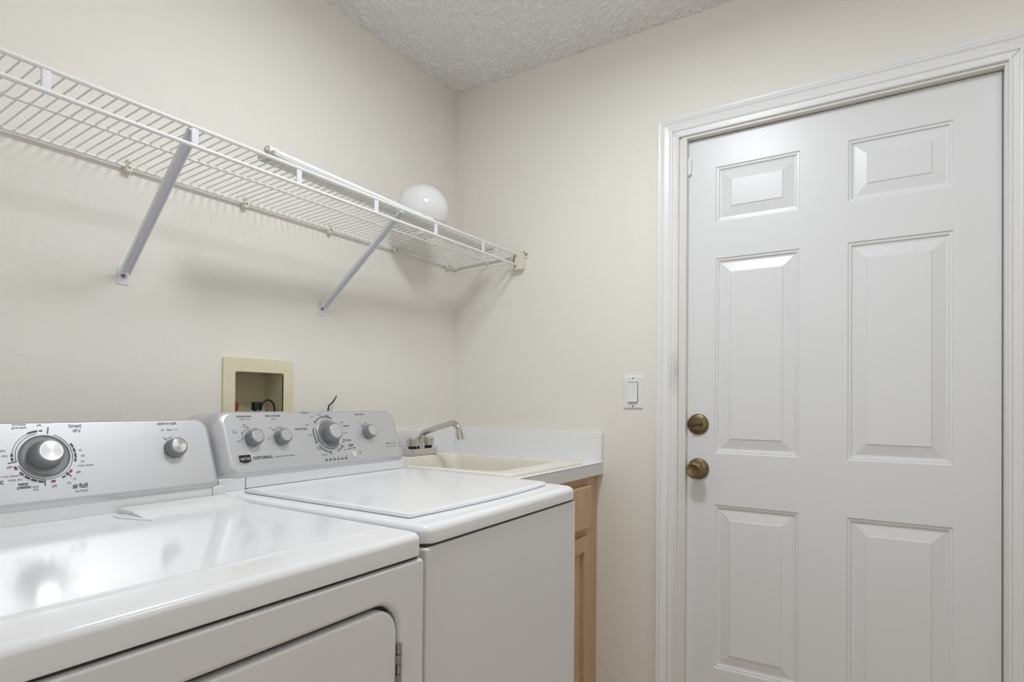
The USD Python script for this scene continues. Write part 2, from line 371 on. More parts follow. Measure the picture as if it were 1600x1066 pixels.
# ------------------------------------------------------------------ countertop, sink, faucet, cabinet
CT, CTH, CYF, CXL = .930, .040, -.676, -.595
SKX0, SKX1, SKY0, SKY1 = -.583, -.100, -.652, -.040      # sink outline
BKX0, BKX1, BKY0, BKY1 = -.555, -.165, -.586, -.118      # basin
ct = thing('countertop', (-.3, -.33, CT-CTH), 'white laminate countertop with backsplash in the corner, holding the sink', 'countertop')
topm = cut(rbox(CXL, 0, CYF+.004, 0, CT-CTH, CT), rbox(BKX0-.012, BKX1+.012, BKY0-.012, BKY1+.012, CT-CTH-.01, CT+.01))
obj('slab', topm, 'laminate', ct, smooth=False)
obj('front_edge', rbox(CXL, 0, CYF, CYF+.0042, CT-CTH, CT-.0018), 'laminate_edge', ct, smooth=False)
obj('seam', rbox(CXL, -.0005, CYF+.0004, CYF+.004, CT-.0018, CT-.0004), 'laminate_seam', ct, smooth=False, label='dark worn edge seam')
obj('backsplash', rbox(CXL, 0, -.019, -.0005, CT-.002, 1.037, .0015), 'laminate', ct, smooth=30)
obj('backsplash', rbox(-.019, -.0005, CYF, -.019, CT-.002, 1.037, .0015), 'laminate', ct, smooth=30)

sk = thing('utility_sink', (-.35, -.34, CT), 'cream drop-in utility sink set into the white corner countertop', 'sink')
def ring_xy(x0, x1, y0, y1, z, r, n=8): 
    p = rrect(x0, x1, y0, y1, r, n); return np.stack([p[:, 0], p[:, 1], np.full(len(p), z)], 1)
RZ = .943
rings = [ring_xy(SKX0, SKX1, SKY0, SKY1, CT, .03), ring_xy(SKX0, SKX1, SKY0, SKY1, RZ-.005, .03), ring_xy(SKX0+.003, SKX1-.003, SKY0+.003, SKY1-.003, RZ-.001, .03), ring_xy(SKX0+.008, SKX1-.008, SKY0+.008, SKY1-.008, RZ, .028),
         ring_xy(BKX0-.004, BKX1+.004, BKY0-.004, BKY1+.004, RZ, .045), ring_xy(BKX0, BKX1, BKY0, BKY1, RZ-.004, .045), ring_xy(BKX0+.006, BKX1-.006, BKY0+.006, BKY1-.006, RZ-.03, .045),
         ring_xy(BKX0+.025, BKX1-.025, BKY0+.025, BKY1-.025, RZ-.24, .05), ring_xy(BKX0+.06, BKX1-.06, BKY0+.06, BKY1-.06, RZ-.27, .05)]
obj('basin', loft(rings, False, True), 'sink_cream', sk, smooth=35)
led = [ring_xy(SKX0+.004, SKX1-.004, -.108, SKY1-.003, RZ-.002, .012), ring_xy(SKX0+.008, SKX1-.008, -.107, SKY1-.004, .9440, .012), ring_xy(SKX0+.013, SKX1-.013, -.105, SKY1-.008, .9455, .012)]
obj('faucet_ledge', loft(led, True, True), 'sink_cream', sk, smooth=35)
obj('drain', turned([(0, 0), (.035, 0), (.038, .003), (.030, .0035), (.026, .001), (0, .001)], (-.36, -.35, RZ-.2695), (0, 0, 1)), 'chrome', sk)

LZ = .9455
fx0, fx1, fyf, fyb = -.366, -.234, -.1030, -.052
fc = thing('faucet', ((fx0+fx1)/2, -.078, LZ), 'chrome two-handle faucet with an arched spout on the sink ledge', 'faucet')
obj('base', rbox(fx0, fx1, fyf, fyb, LZ, LZ+.026, .0035), 'chrome', fc, smooth=30)
fcx, fcy = (fx0+fx1)/2-.002, -.078
def handle(cx, cy):
    n = 48; ang = np.linspace(0, 2*np.pi, n, endpoint=False)
    flute = 1+.06*np.cos(ang*8)
    rings = []
    for r, z in ((.0165, .0), (.0205, .003), (.0212, .022), (.0200, .031), (.0165, .035), (.008, .036)):
        rings.append(np.stack([cx+r*flute*np.cos(ang), cy+r*flute*np.sin(ang), np.full(n, LZ+.032+z)], 1))
    return loft(rings, True, True)
for cx in (fcx-.042, fcx+.042):
    h = obj('handle', handle(cx, fcy), 'chrome', fc, smooth=40)
    obj('handle_stem', cyl((cx, fcy, LZ+.024), (cx, fcy, LZ+.034), .0155, 20), 'black_plastic', h)
obj('spout_hub', turned([(0, 0), (.0165, 0), (.0165, .020), (.0150, .0245), (.0125, .026), (.0120, .034), (0, .034)], (fcx, fcy, LZ+.024), (0, 0, 1)), 'chrome', fc, smooth=30)
pth = [(0, .030)]
for a in np.linspace(0, math.radians(74), 9)[1:]: pth.append((.038*(1-math.cos(a)), .027+.038*math.sin(a)))
e0 = pth[-1]; dirv = (math.cos(math.radians(16)), math.sin(math.radians(16)))
e1 = (e0[0]+.118*dirv[0], e0[1]+.118*dirv[1])
pth.append(((e0[0]+e1[0])/2, (e0[1]+e1[1])/2)); pth.append(e1)
R2 = .034; cxr, czr = e1[0]+R2*dirv[1], e1[1]-R2*dirv[0]
for a in np.linspace(106, 12, 10)[1:]: pth.append((cxr+R2*math.cos(math.radians(a)), czr+R2*math.sin(math.radians(a))))
lx, lz = pth[-1]; pth.append((lx+.003, lz-.012))
sp = [(fcx+.0*s, fcy-s*.985, LZ+.024+z) for s, z in pth]
obj('spout', tube(sp, .0105, 20), 'chrome', fc, smooth=60)
ex_, ey_, ez_ = sp[-1]
obj('aerator', cyl((ex_, ey_+.001, ez_+.004), (ex_, ey_-.0055, ez_-.018), .0132, 24), 'chrome', fc, smooth=40)

CBX0, CBX1, CBY = -.588, -.002, -.652
cbn = thing('base_cabinet', (-.29, -.33, 0), 'light oak base cabinet with a drawer front and a framed door under the sink counter', 'cabinet')
obj('body', cat_([rbox(CBX0, CBX0+.018, CBY+.02, -.02, .0, CT-CTH), rbox(CBX1-.018, CBX1, CBY+.02, -.02, .0, CT-CTH), rbox(CBX0, CBX1, CBY+.02, -.02, .10, .118), rbox(CBX0, CBX1, CBY+.075, CBY+.09, 0, .10)]), 'oak', cbn, smooth=False)
ff = sbox(CBX0, .10, CBX1, CT-CTH).difference(unary_union([sbox(CBX0+.04, .14, -.105, .66), sbox(CBX0+.04, .72, -.105, CT-CTH-.03)]))
m = extrude(ff, .02); v = np.array(m.vertices)
obj('face_frame', trimesh.Trimesh(np.stack([v[:, 0], CBY+v[:, 2], v[:, 1]], 1), m.faces[:, ::-1], process=False), 'oak', cbn, smooth=False)
DX0, DX1 = CBX0+.012, -.086
def board_front(x0, x1, z0, z1, y0, y1, bev):
    rings = []
    for t, yy in ((0, y1), (0, y0+bev*.7), (bev, y0)):
        p = rrect(x0+t, x1-t, z0+t, z1-t, .001, 2); rings.append(np.stack([p[:, 0], np.full(len(p), yy), p[:, 1]], 1))
    return loft(rings, True, True)
obj('drawer_front', board_front(DX0, DX1, .712, .860, CBY-.020, CBY-.0005, .006), 'oak', cbn, smooth=12)
dp = Polygon([(DX0, .125), (DX1-.015, .125), (DX1-.015, .688), (DX0, .688)])
x0, x1 = DX0, DX1-.013
din = sbox(x0+.055, .18, x1-.043, .640)
m = extrude(sbox(x0, .125, x1, .688).difference(din), .019); v = np.array(m.vertices)
dr = obj('cabinet_door', trimesh.Trimesh(np.stack([v[:, 0], CBY-.020+v[:, 2], v[:, 1]], 1), m.faces[:, ::-1], process=False), 'oak', cbn, smooth=False)
obj('door_bead', cat_([rbox(x1-.047, x1-.043, CBY-.016, CBY-.001, .18, .64), rbox(x1-.055, x1-.050, CBY-.011, CBY-.001, .18, .64), rbox(x0+.055, x0+.060, CBY-.016, CBY-.001, .18, .64), rbox(x0+.055, x1-.043, CBY-.016, CBY-.001, .634, .64)]), 'oak', dr, smooth=False)
obj('door_panel', rbox(x0+.05, x1-.04, CBY-.009, CBY-.001, .175, .645), 'oak', dr, smooth=False)

# ------------------------------------------------------------------ the two machines
K = .885
class Place:
    """local machine frame (x to the right, y towards the wall, front face at y = 0) to world"""
    def __init__(s, x, y, th, ro, pi):
        s.x, s.y, s.c, s.s, s.ro, s.pi = x, y, math.cos(th), math.sin(th), math.tan(ro), math.tan(pi)
    def __call__(s, m):
        v = np.array(m.vertices, float)
        w = np.clip((v[:, 2]+.13)/1.0, 0, 1)
        z = v[:, 2] + w*(s.ro*v[:, 0] + s.pi*v[:, 1])
        x = s.x + K*(s.c*v[:, 0]-s.s*v[:, 1]); y = s.y + K*(s.s*v[:, 0]+s.c*v[:, 1])
        return trimesh.Trimesh(np.stack([x, y, K*z + .1317], 1), m.faces, process=False)
ZB = -.1317/K                                  # local height of the floor
WPL = Place(-.9078, -.8848, math.radians(2.04), math.radians(-.217), math.radians(.835))
DPL = Place(-1.5574, -.9136, math.radians(.817), math.radians(-.213), math.radians(.69))
TILT = math.radians(21.0)
EY = np.array([0, math.sin(TILT), math.cos(TILT)]); EN = np.array([0, -math.cos(TILT), math.sin(TILT)]); EX = np.array([1.0, 0, 0])
class Face:
    def __init__(s, y0, z0): s.o = np.array([0, y0, z0])
    def at(s, x, t, h=0): return s.o + EX*x + EY*t + EN*h
    def tf(s, x, t, h=0, rot=0):
        c, q = math.cos(rot), math.sin(rot)
        return frame_tf(s.at(x, t, h), EX*c+EY*q, -EX*q+EY*c, EN)
WF, DF = Face(.636, .952), Face(.607, .947)

def text(face, s, x, t, h, align='c', bold=False, lift=.0004, w=None):
    m = meshkit.text_mesh(s, h, .0002, bold)
    if w: m.apply_transform(np.diag([w/(m.bounds[1][0]-m.bounds[0][0]), 1, 1, 1]))
    w0, w1 = m.bounds[0][0], m.bounds[1][0]
    dx = {'c': -(w0+w1)/2, 'l': -w0, 'r': -w1}[align]
    return moved(m, face.tf(x, t, lift) @ trimesh.transformations.translation_matrix((dx, -h/2, 0)))
def arc(face, cx, ct, r, a0, a1, w, lift=.0004, n=None):
    """printed arc band, angles in degrees counter-clockwise from +x"""
    n = n or max(3, int(abs(a1-a0)/6)); a = np.radians(np.linspace(a0, a1, n+1))
    o = [(cx+(r+w/2)*math.cos(t), ct+(r+w/2)*math.sin(t)) for t in a]; i = [(cx+(r-w/2)*math.cos(t), ct+(r-w/2)*math.sin(t)) for t in a[::-1]]
    return moved(extrude(Polygon(o+i), .0002), face.tf(0, 0, lift))
def dash(face, cx, ct, a, r0, r1, w, lift=.0004):
    a = math.radians(a); d = np.array([math.cos(a), math.sin(a)]); q = np.array([-d[1], d[0]])*w/2; c = np.array([cx, ct])
    return moved(extrude(Polygon([c+d*r0+q, c+d*r0-q, c+d*r1-q, c+d*r1+q]), .0002), face.tf(0, 0, lift))

def shell(face, xa, xb, t0, t1, yback, cr=.028, side=.036, topo=.016, boto=.017):
    """rounded console shell: face outline swelling to sides, then back"""
    rings = []
    for g, dep in ((0, 0), (.10, .0006), (.35, .005), (.62, .013), (.85, .025), (.97, .038), (1, .052)):
        p = rrect(xa-side*g, xb+side*g, t0-boto*min(1, g*1.3), t1+topo*g, [cr*.6+.012*g, cr*.6+.012*g, cr+.014*g, cr+.014*g], 8)
        rings.append(np.array([face.at(x, t, -dep) for x, t in p]))
    last = rings[-1].copy(); last[:, 1] = np.maximum(yback, last[:, 1]+.01)
    rings.append(last)
    return loft(rings, True, True)

def knob(face, x, t, r, h, ring=None, parent=None, pl=None, mark=True):
    prof = [(0, 0), (r*1.0, 0), (r*1.02, h*.12), (r*.97, h*.45), (r*.92, h*.72), (r*.87, h*.88), (r*.80, h*.97), (r*.75, h*.985), (0, h*.985)]
    kb = obj('knob', pl(moved(lathe(prof, 40), face.tf(x, t, .0012))), 'knob_grey', parent, smooth=45)
    obj('knob_cap', pl(moved(lathe([(0, 0), (r*.72, 0), (r*.705, .0010), (r*.68, .0014)]+[(r*.66*(1-q/48), .0013+.00007*math.sin(q*math.pi/2)) for q in range(0, 48)], 48), face.tf(x, t, .0012+h*.985))), 'knob_cap', kb, smooth=60)
    return kb

def rounded_top(xa, xb, ya, yb, z0, z1, rad, cr):
    rings = []
    def rg(ins, z): 
        p = rrect(xa+ins, xb-ins, ya+ins, yb-ins, [max(cr-ins*.5, .004)]*2+[.008]*2, 8); return np.stack([p[:, 0], p[:, 1], np.full(len(p), z)], 1)
    rings += [rg(.004, z0), rg(.0005, z0+.002), rg(0, z0+.006)]
    for a in np.linspace(0, 90, 8): rings.append(rg(rad*(1-math.cos(math.radians(a))), z1-rad*(1-math.sin(math.radians(a)))))
    return loft(rings, True, True)

# ---- washer
wx, wy = -.9078, -.8848
wa = thing('washing_machine', (wx, wy+.3, 0), 'white top-load washing machine with four knobs on a silver console, next to the sink', 'washing machine')
HW = .343
obj('cabinet_body', WPL(cat_([rbox(-HW+.003, HW-.003, .004, .74, ZB+.03, .8635, .006), rbox(-HW+.012, HW-.012, .014, .73, .80, .874)])), 'enamel_body', wa, smooth=30)
obj('seam_gap', WPL(rbox(-HW+.008, HW-.008, .009, .735, .8630, .8695)), 'dark_gap', wa, smooth=False)
obj('top_panel', WPL(rounded_top(-HW, HW, 0, .745, .8685, .906, .016, .034)), 'enamel', wa, smooth=40)
# lid with a shallow frame around it
def lid_ring(ins, z, bow=.018):
    p = rrect(-.306+ins, .300-ins, .074+ins, .600-ins, [.012, .030, .012, .012], 8)
    for k in range(len(p)):
        if p[k, 1] < .2: p[k, 1] -= bow*(1-(p[k, 0]/.31)**2)*(1 if p[k, 1] < .12 else 0)
    return np.stack([p[:, 0], p[:, 1], np.full(len(p), z)], 1)
def lid_outline(ins, z, bow=.016, n=24):
    pts = []
    xa, xb, ya, yb = -.306+ins, .300-ins, .074+ins, .600-ins
    for x in np.linspace(xa, xb-.022, n): pts.append((x, ya-bow*(1-(x/.31)**2)))
    y0_ = ya-bow*(1-((xb-.022)/.31)**2)
    for a in np.radians(np.linspace(-80, 0, 7)): pts.append((xb-.022+.022*math.cos(a), y0_+.024+.024*math.sin(a)))
    for y in np.linspace(y0_+.05, yb, 6): pts.append((xb, y))
    for x in np.linspace(xb, xa, 6)[1:]: pts.append((x, yb))
    for y in np.linspace(yb, ya, 6)[1:-1]: pts.append((xa, y))
    p = np.array(pts); return np.stack([p[:, 0], p[:, 1], np.full(len(p), z)], 1)
obj('lid', WPL(loft([lid_outline(.006, .9045), lid_outline(.001, .9075), lid_outline(0, .9105), lid_outline(.0015, .9145), lid_outline(.006, .9162), lid_outline(.014, .9166)], True, True)), 'enamel', wa, smooth=35)
con = obj('console_base', WPL(cat_([rbox(-.270, .338, .6415, .72, .9085, .945, .002), rbox(-.345, -.2725, .6410, .80, .905, .938, .003), rbox(.3395, .348, .6410, .80, .905, .942, .002)])), 'plastic_white', wa, smooth=30)
csl = obj('console', WPL(shell(WF, -.305, .314, 0, .155, .80)), 'console_silver', wa, smooth=35, label='silver plastic control console')
bk = obj('console_back', WPL(rbox(-.335, .340, .735, .815, .90, 1.080, .012)), 'plastic_white', wa)
for (x, t, r, h) in ((-.2345, .087, .0228, .022), (-.1455, .086, .0228, .022), (.1855, .088, .0228, .022)):
    knob(WF, x, t, r, h, parent=csl, pl=WPL)
dl = obj('dial_ring', WPL(moved(lathe([(0, 0), (.0445, 0), (.0445, .0025), (.0425, .0035), (.0405, .0022), (.036, .0018), (0, .0018)], 56), WF.tf(.0225, .0870, 0))), 'knob_silver_ring', csl, smooth=30)
obj('dial_rim', WPL(moved(lathe([(.0440, -.0005), (.0457, -.0005), (.0457, .0030), (.0440, .0038), (.0428, .0030)], 56), WF.tf(.0225, .0870, 0))), 'knob_grey', csl, smooth=30)
knob(WF, .0235, .0885, .0300, .032, parent=csl, pl=WPL)
obj('push_button', WPL(moved(lathe([(0, 0), (.0105, 0), (.0105, .002), (.009, .004), (.004, .0045), (0, .0045)], 28), WF.tf(.102, .0190, 0) @ np.diag([.72, 1, 1, 1]))), 'knob_silver_ring', csl, smooth=30)
pr, pp = [], []
W_ = lambda *a, **k: pr.append(text(WF, *a, **k)); Wp = lambda *a, **k: pp.append(text(WF, *a, **k))
W_('temperature', -.246, .148, .0060, w=.0432); Wp('(wash - rinse)', -.244, .1395, .0036)
W_('fabric softener', -.158, .1485, .0060, w=.0496); Wp('(rinse)', -.157, .1395, .0036)
W_('normal', -.048, .1565, .0058, w=.0257); W_('heavy duty', -.0736, .108, .0064, w=.0418); W_('casual', .098, .1125, .0058, w=.0248); W_('bulky', .094, .066, .0060, w=.0238)
W_('extra rinse', .168, .149, .0056, w=.0385); W_('start', .099, .0495, .0076, bold=True, w=.0204); W_('pause/cancel', .1005, .0402, .0040, w=.0311)
W_('CENTENNIAL', -.2165, .0335, .0078, bold=True, w=.0610); Wp('commercial technology', -.149, .0330, .0046, w=.064)
for s, x, t in (('cold', -.277, .081), ('cold', -.284, .110), ('warm', -.282, .104), ('cold', -.252, .125), ('warm', -.250, .119), ('warm', -.207, .108), ('hot', -.187, .084)): Wp(s, x, t, .0038)
Wp('off', -.174, .114, .0038); Wp('on', -.139, .115, .0038); Wp('off', .158, .118, .0038); Wp('on', .186, .118, .0038)
for s, x, t in (('light', -.024, .144), ('medium', .003, .150), ('heavy', .034, .147), ('super', -.049, .120), ('light', -.046, .089), ('light', .085, .124), ('heavy', .090, .090), ('rinse', -.029, .050), ('& spin', -.027, .044), ('delicates', -.012, .026), ('hand wash', .078, .037)): Wp(s, x, t, .0038)
for s, x in (('soak', -.011), ('wash', .006), ('rinse', .021), ('spin', .037), ('lid', .052), ('locked', .069)): Wp(s, x, .0165, .0028)
Wp('door', .129, .025, .0036); Wp('lock', .128, .020, .0036)
Wp('DIRECT DRIVE', .283, .0460, .0042); Wp('10 year limited warranty', .277, .0355, .0030); Wp('ENERGY STAR', .324, .034, .0026)
pr.append(arc(WF, .324, .041, .006, 20, 200, .0010)); pr.append(dash(WF, .258, .046, 45, -.003, .003, .004))
cxw, ctw = .0225, .0870
for a0, a1 in ((62, 137), (158, 204), (215, 262), (288, 318)):
    pr.append(arc(WF, cxw, ctw, .0570, a0, a1, .0022)); pr.append(arc(WF, cxw, ctw, .0535, a0, a1, .0009))
for a in (137, 204, 262, 318): pr.append(dash(WF, cxw, ctw, a, .0515, .0630, .0020))
pr.append(dash(WF, cxw, ctw, 340, .052, .062, .0022)); pr.append(dash(WF, cxw, ctw, 333, .052, .060, .0030))
for x, t, an_ in ((-.236, .086, (100, 148, 182, 60, 3)), (-.147, .085, (92, 132)), (.184, .087, (92, 132))):
    for a in an_: pr.append(dash(WF, x, t, a, .0275, .0345, .0013))
    pr.append(arc(WF, x, t, .0280, min(an_[:2]), max(a for a in an_ if a > 85), .0013))
for k in range(6): pr.append(moved(rbox(-.0042, .0042, -.0022, .0022, 0, .0004), WF.tf(-.010+.0152*k, .0095, .0003)))
obj('printed_lettering', WPL(cat_(pr)), 'print_grey', csl, smooth=False, kind='stuff', label='dark grey printed words, arcs and ticks around the knobs')
obj('pale_lettering', WPL(cat_(pp)), 'print_pale', csl, smooth=False, kind='stuff')
shield = Polygon([(-.0158, .0105), (.0158, .0105), (.0158, -.0062), (.0070, -.0098), (0, -.0106), (-.0070, -.0098), (-.0158, -.0062)])
bo = WF.tf(-.2695, .0325, .0003)
bd = obj('badge', WPL(moved(extrude(shield, .0012), bo)), 'badge_black', csl, smooth=False, label='black shield badge with silver lettering and rim')
shb = shield.buffer(.0042, join_style=2).difference(shield.buffer(.0024, join_style=2)).difference(sbox(-.03, .0110, .03, .03)).difference(sbox(.0170, -.0055, .03, .03))
obj('badge_rim', WPL(moved(extrude(shb, .0012), bo)), 'badge_silver', bd, smooth=False)
tm = meshkit.text_mesh('MAYTAG', .0066, .0004, True); tm.apply_transform(np.diag([.0265/(tm.bounds[1][0]-tm.bounds[0][0]), 1, 1, 1])); tm.apply_translation((-tm.bounds[:, 0].mean(), -.0028, .0013))
obj('badge_lettering', WPL(moved(tm, bo)), 'badge_silver', bd, smooth=False)
for sx in (-1, 1):
    for y_ in (.05, .69):
        f_ = cyl((sx*(HW-.05), y_, ZB), (sx*(HW-.05), y_, ZB+.06), .022, 16)
        obj('foot', WPL(f_), 'black_plastic', wa)

# ---- dryer
dx_, dy_ = -1.5574, -.9136
da = thing('clothes_dryer', (dx_, dy_+.3, 0), 'white front-load dryer with one large dial and one small knob, left of the washer', 'dryer')
HD = .3685
obj('cabinet_body', WPL and DPL(cat_([rbox(-HD+.002, HD-.002, .022, .72, ZB+.03, .8575, .008), rbox(-HD+.014, HD-.014, .012, .71, .80, .868)])), 'enamel_body', da, smooth=30)
obj('seam_gap', DPL(rbox(-HD+.008, HD-.008, .010, .71, .8560, .8640)), 'dark_gap', da, smooth=False)
# front panel with a rounded opening that slopes in to the door
OX, OZ1, OZ0, ORD = .303, .797, .12, .052
fpl = rrect(-HD, HD, ZB+.03, .8575, .006, 6)
inner = rrect(-OX, OX, OZ0, OZ1, ORD, 12)
fp = Polygon(rrect(-HD+.004, HD-.004, ZB+.034, .8535, .006, 6)).difference(Polygon(rrect(-OX-.010, OX+.010, OZ0-.010, OZ1+.010, ORD+.01, 12)))
def xz_face(poly, y0, y1):
    m = extrude(poly, y1-y0); v = np.array(m.vertices)
    return trimesh.Trimesh(np.stack([v[:, 0], y0+v[:, 2], v[:, 1]], 1), m.faces[:, ::-1], process=False)
def xz_ring(p, y): return np.stack([p[:, 0], np.full(len(p), y), p[:, 1]], 1)
edge = loft([xz_ring(rrect(-HD+.004, HD-.004, ZB+.034, .8535, .006, 6), .0), xz_ring(rrect(-HD+.0012, HD-.0012, ZB+.0312, .8563, .007, 6), .0012), xz_ring(rrect(-HD, HD, ZB+.03, .8575, .008, 6), .004), xz_ring(rrect(-HD, HD, ZB+.03, .8575, .008, 6), .022)], False, False)
slope = loft([xz_ring(rrect(-OX-.010, OX+.010, OZ0-.010, OZ1+.010, ORD+.01, 12), 0), xz_ring(rrect(-OX-.006, OX+.006, OZ0-.006, OZ1+.006, ORD+.006, 12), .0015), xz_ring(rrect(-OX-.001, OX+.001, OZ0-.001, OZ1+.001, ORD, 12), .009), xz_ring(rrect(-OX-.001, OX+.001, OZ0-.001, OZ1+.001, ORD, 12), .022)], False, False)
fpm = xz_face(fp, 0, .004)
obj('front_panel', DPL(cat_([fpm, edge, slope])), 'enamel_body', da, smooth=30)
dd = loft([xz_ring(rrect(-.297, .297, .126, .791, .047, 12), .020), xz_ring(rrect(-.297, .297, .126, .791, .047, 12), .004), xz_ring(rrect(-.2955, .2955, .1275, .7895, .0465, 12), .0012), xz_ring(rrect(-.292, .292, .131, .786, .045, 12), .0)], True, True)
drd = obj('dryer_door', DPL(dd), 'enamel_body', da, smooth=30)
obj('gap_liner', DPL(xz_face(Polygon(rrect(-OX-.001, OX+.001, OZ0-.001, OZ1+.001, ORD, 12)), .0205, .0225)), 'dark_gap', da, smooth=False)
hz0, hz1 = .600, .722
nk = 7
for k in range(nk):
    za, zb = hz1-(k+1)*(hz1-hz0)/nk+.0006, hz1-k*(hz1-hz0)/nk-.0006
    ms = [cyl((.3025, -.0005, za), (.3025, -.0005, zb), .0042, 14)]
    if k % 2 == 0: ms.append(rbox(.3025, .3085, -.0012, .0018, za, zb))
    else: ms.append(rbox(.294, .3025, -.0012, .0005, za, zb))
    if k == 0: hg = obj('hinge', DPL(cat_(ms)), 'steel_hinge', da, smooth=40, label='grey steel door hinge')
    else: obj('hinge_knuckle', DPL(cat_(ms)), 'steel_hinge', hg, smooth=40)
obj('top_panel', DPL(rounded_top(-HD, HD, 0, .72, .8625, .905, .013, .022)), 'enamel', da, smooth=40)
obj('top_crease', DPL(loft([np.array([(x, y, z) for y, z in ((.074, .9046), (.083, .9058), (.0865, .9064), (.0905, .9062), (.098, .9046))]) for x in (-HD+.012, HD-.016)], True, True)), 'enamel', da, smooth=60)
# lint screen cover
lsp = [(.6065, .9040), (.493, .9040), (.4925, .9054), (.500, .9066), (.550, .9135), (.560, .9143), (.6065, .9148)]
lid_l = loft([np.array([(x, y, z) for y, z in lsp]) for x in (.128, .352)], True, True)
ls = obj('lint_screen_cover', DPL(lid_l), 'plastic_white', da, smooth=20)
tabp = Polygon([(.1285, .474), (.1285, .574), (.104, .572), (.101, .545)])
obj('pull_tab', DPL(moved(extrude(tabp, .0026), frame_tf((0, 0, .9042), (1, 0, 0), (0, 1, 0), (0, 0, 1)))), 'plastic_white', ls, smooth=False)
dbase = obj('console_base', DPL(cat_([rbox(-HD+.002, .333, .6125, .70, .9045, .937, .002), rbox(.3345, HD-.003, .6122, .76, .902, .9335, .002)])), 'plastic_white', da, smooth=30)
dsl = obj('console', DPL(shell(DF, -.352, .338, 0, .150, .76, cr=.022, side=.022, topo=.014, boto=.017)), 'console_silver', da, smooth=35, label='silver plastic control console')
obj('console_back', DPL(rbox(-.36, .350, .70, .775, .90, 1.060, .010)), 'plastic_white', da)
cxd, ctd = .0130, .0855
obj('dial_ring', DPL(moved(lathe([(0, 0), (.0375, 0), (.0375, .0018), (.034, .0024), (0, .0024)], 56), DF.tf(cxd, ctd, 0))), 'knob_silver_ring', dsl, smooth=30)
obj('dial_rim', DPL(moved(lathe([(.0372, -.0005), (.0408, -.0005), (.0408, .0034), (.0392, .0046), (.0372, .0034)], 56), DF.tf(cxd, ctd, 0))), 'knob_grey', dsl, smooth=30)
knob(DF, cxd, ctd+.001, .0275, .030, parent=dsl, pl=DPL)
knob(DF, .2580, .0865, .0225, .020, parent=dsl, pl=DPL)
pr, pp, rd = [], [], []
D_ = lambda *a, **k: pr.append(text(DF, *a, **k)); Dp = lambda *a, **k: pp.append(text(DF, *a, **k))
D_('timed', .0702, .1445, .0072, w=.0219); D_('dry', .0725, .1350, .0068); D_('air fluff', .0638, .0215, .0088, bold=True, w=.0263); Dp('no heat', .0645, .0115, .0046)
D_('energy', -.0261, .0350, .0052, bold=True, w=.0152); D_('preferred', -.0258, .0285, .0052, bold=True, w=.0201)
D_('automatic', -.0770, .0420, .0088, bold=True, w=.046); D_('push to start', .2516, .1455, .0066, w=.0417); Dp('off    signal    on', .254, .1300, .0036)
Dp('wrinkle', -.0205, .1500, .0046); Dp('prevent', -.0205, .1435, .0046); Dp('off', .0110, .1475, .0042)
for s, x, t in (('cool down', .0785, .0620), ('cool down', -.0430, .0515), ('less dry', -.0360, .0440), ('very', -.0085, .0280), ('dry', -.0080, .0225), ('damp dry', -.0560, .0900), ('more dry', -.0570, .1000), ('60', .073, .094), ('40', .076, .082), ('20', .0735, .0700), ('30', .0455, .0290), ('15', .0560, .0360)): Dp(s, x, t, .0042)
for s, x, t in (('off', .0640, .0490), ('off', .0215, .0255), ('off', -.0430, .0680)): rd.append(text(DF, s, x, t, .0046))
for a0, a1 in ((-3, 28),):
    pass
for a0, a1 in ((-17, -9), (-7, 3), (5, 15), (17, 27), (171, 178), (180, 187), (214, 223), (226, 236), (239, 249), (252, 262), (297, 304), (307, 313), (97, 116)):
    pr.append(arc(DF, cxd, ctd, .0505, a0, a1, .0036, n=2))
pr.append(arc(DF, cxd, ctd, .0505, 88, 94, .0028, n=2)); pr.append(arc(DF, cxd, ctd, .0500, 116, 170, .0008))
for a0, a1 in ((200, 262), (268, 308), (-46, 66), (100, 190)): pr.append(arc(DF, cxd, ctd, .0455, a0, a1, .0010))
for a in (190, 264, 311, 78): pr.append(dash(DF, cxd, ctd, a, .0450, .0585, .0018))
for a in (322-3, 279, 203): rd.append(arc(DF, cxd, ctd, .0510, a-4, a+4, .0040, n=2))
pr.append(dash(DF, .2580, .0865, 128, .0255, .0330, .0014)); pr.append(arc(DF, .2580, .0865, .0260, 95, 130, .0012))
obj('printed_lettering', DPL(cat_(pr)), 'print_grey', dsl, smooth=False, kind='stuff', label='dark grey printed words and dashes around the dial')
obj('pale_lettering', DPL(cat_(pp)), 'print_pale', dsl, smooth=False, kind='stuff')
obj('red_lettering', DPL(cat_(rd)), 'print_red', dsl, smooth=False, kind='stuff', label='dark red off marks')
for sx in (-1, 1):
    for y_ in (.07, .66):
        obj('foot', DPL(cyl((sx*(HD-.05), y_, ZB), (sx*(HD-.05), y_, ZB+.06), .022, 16)), 'black_plastic', da)

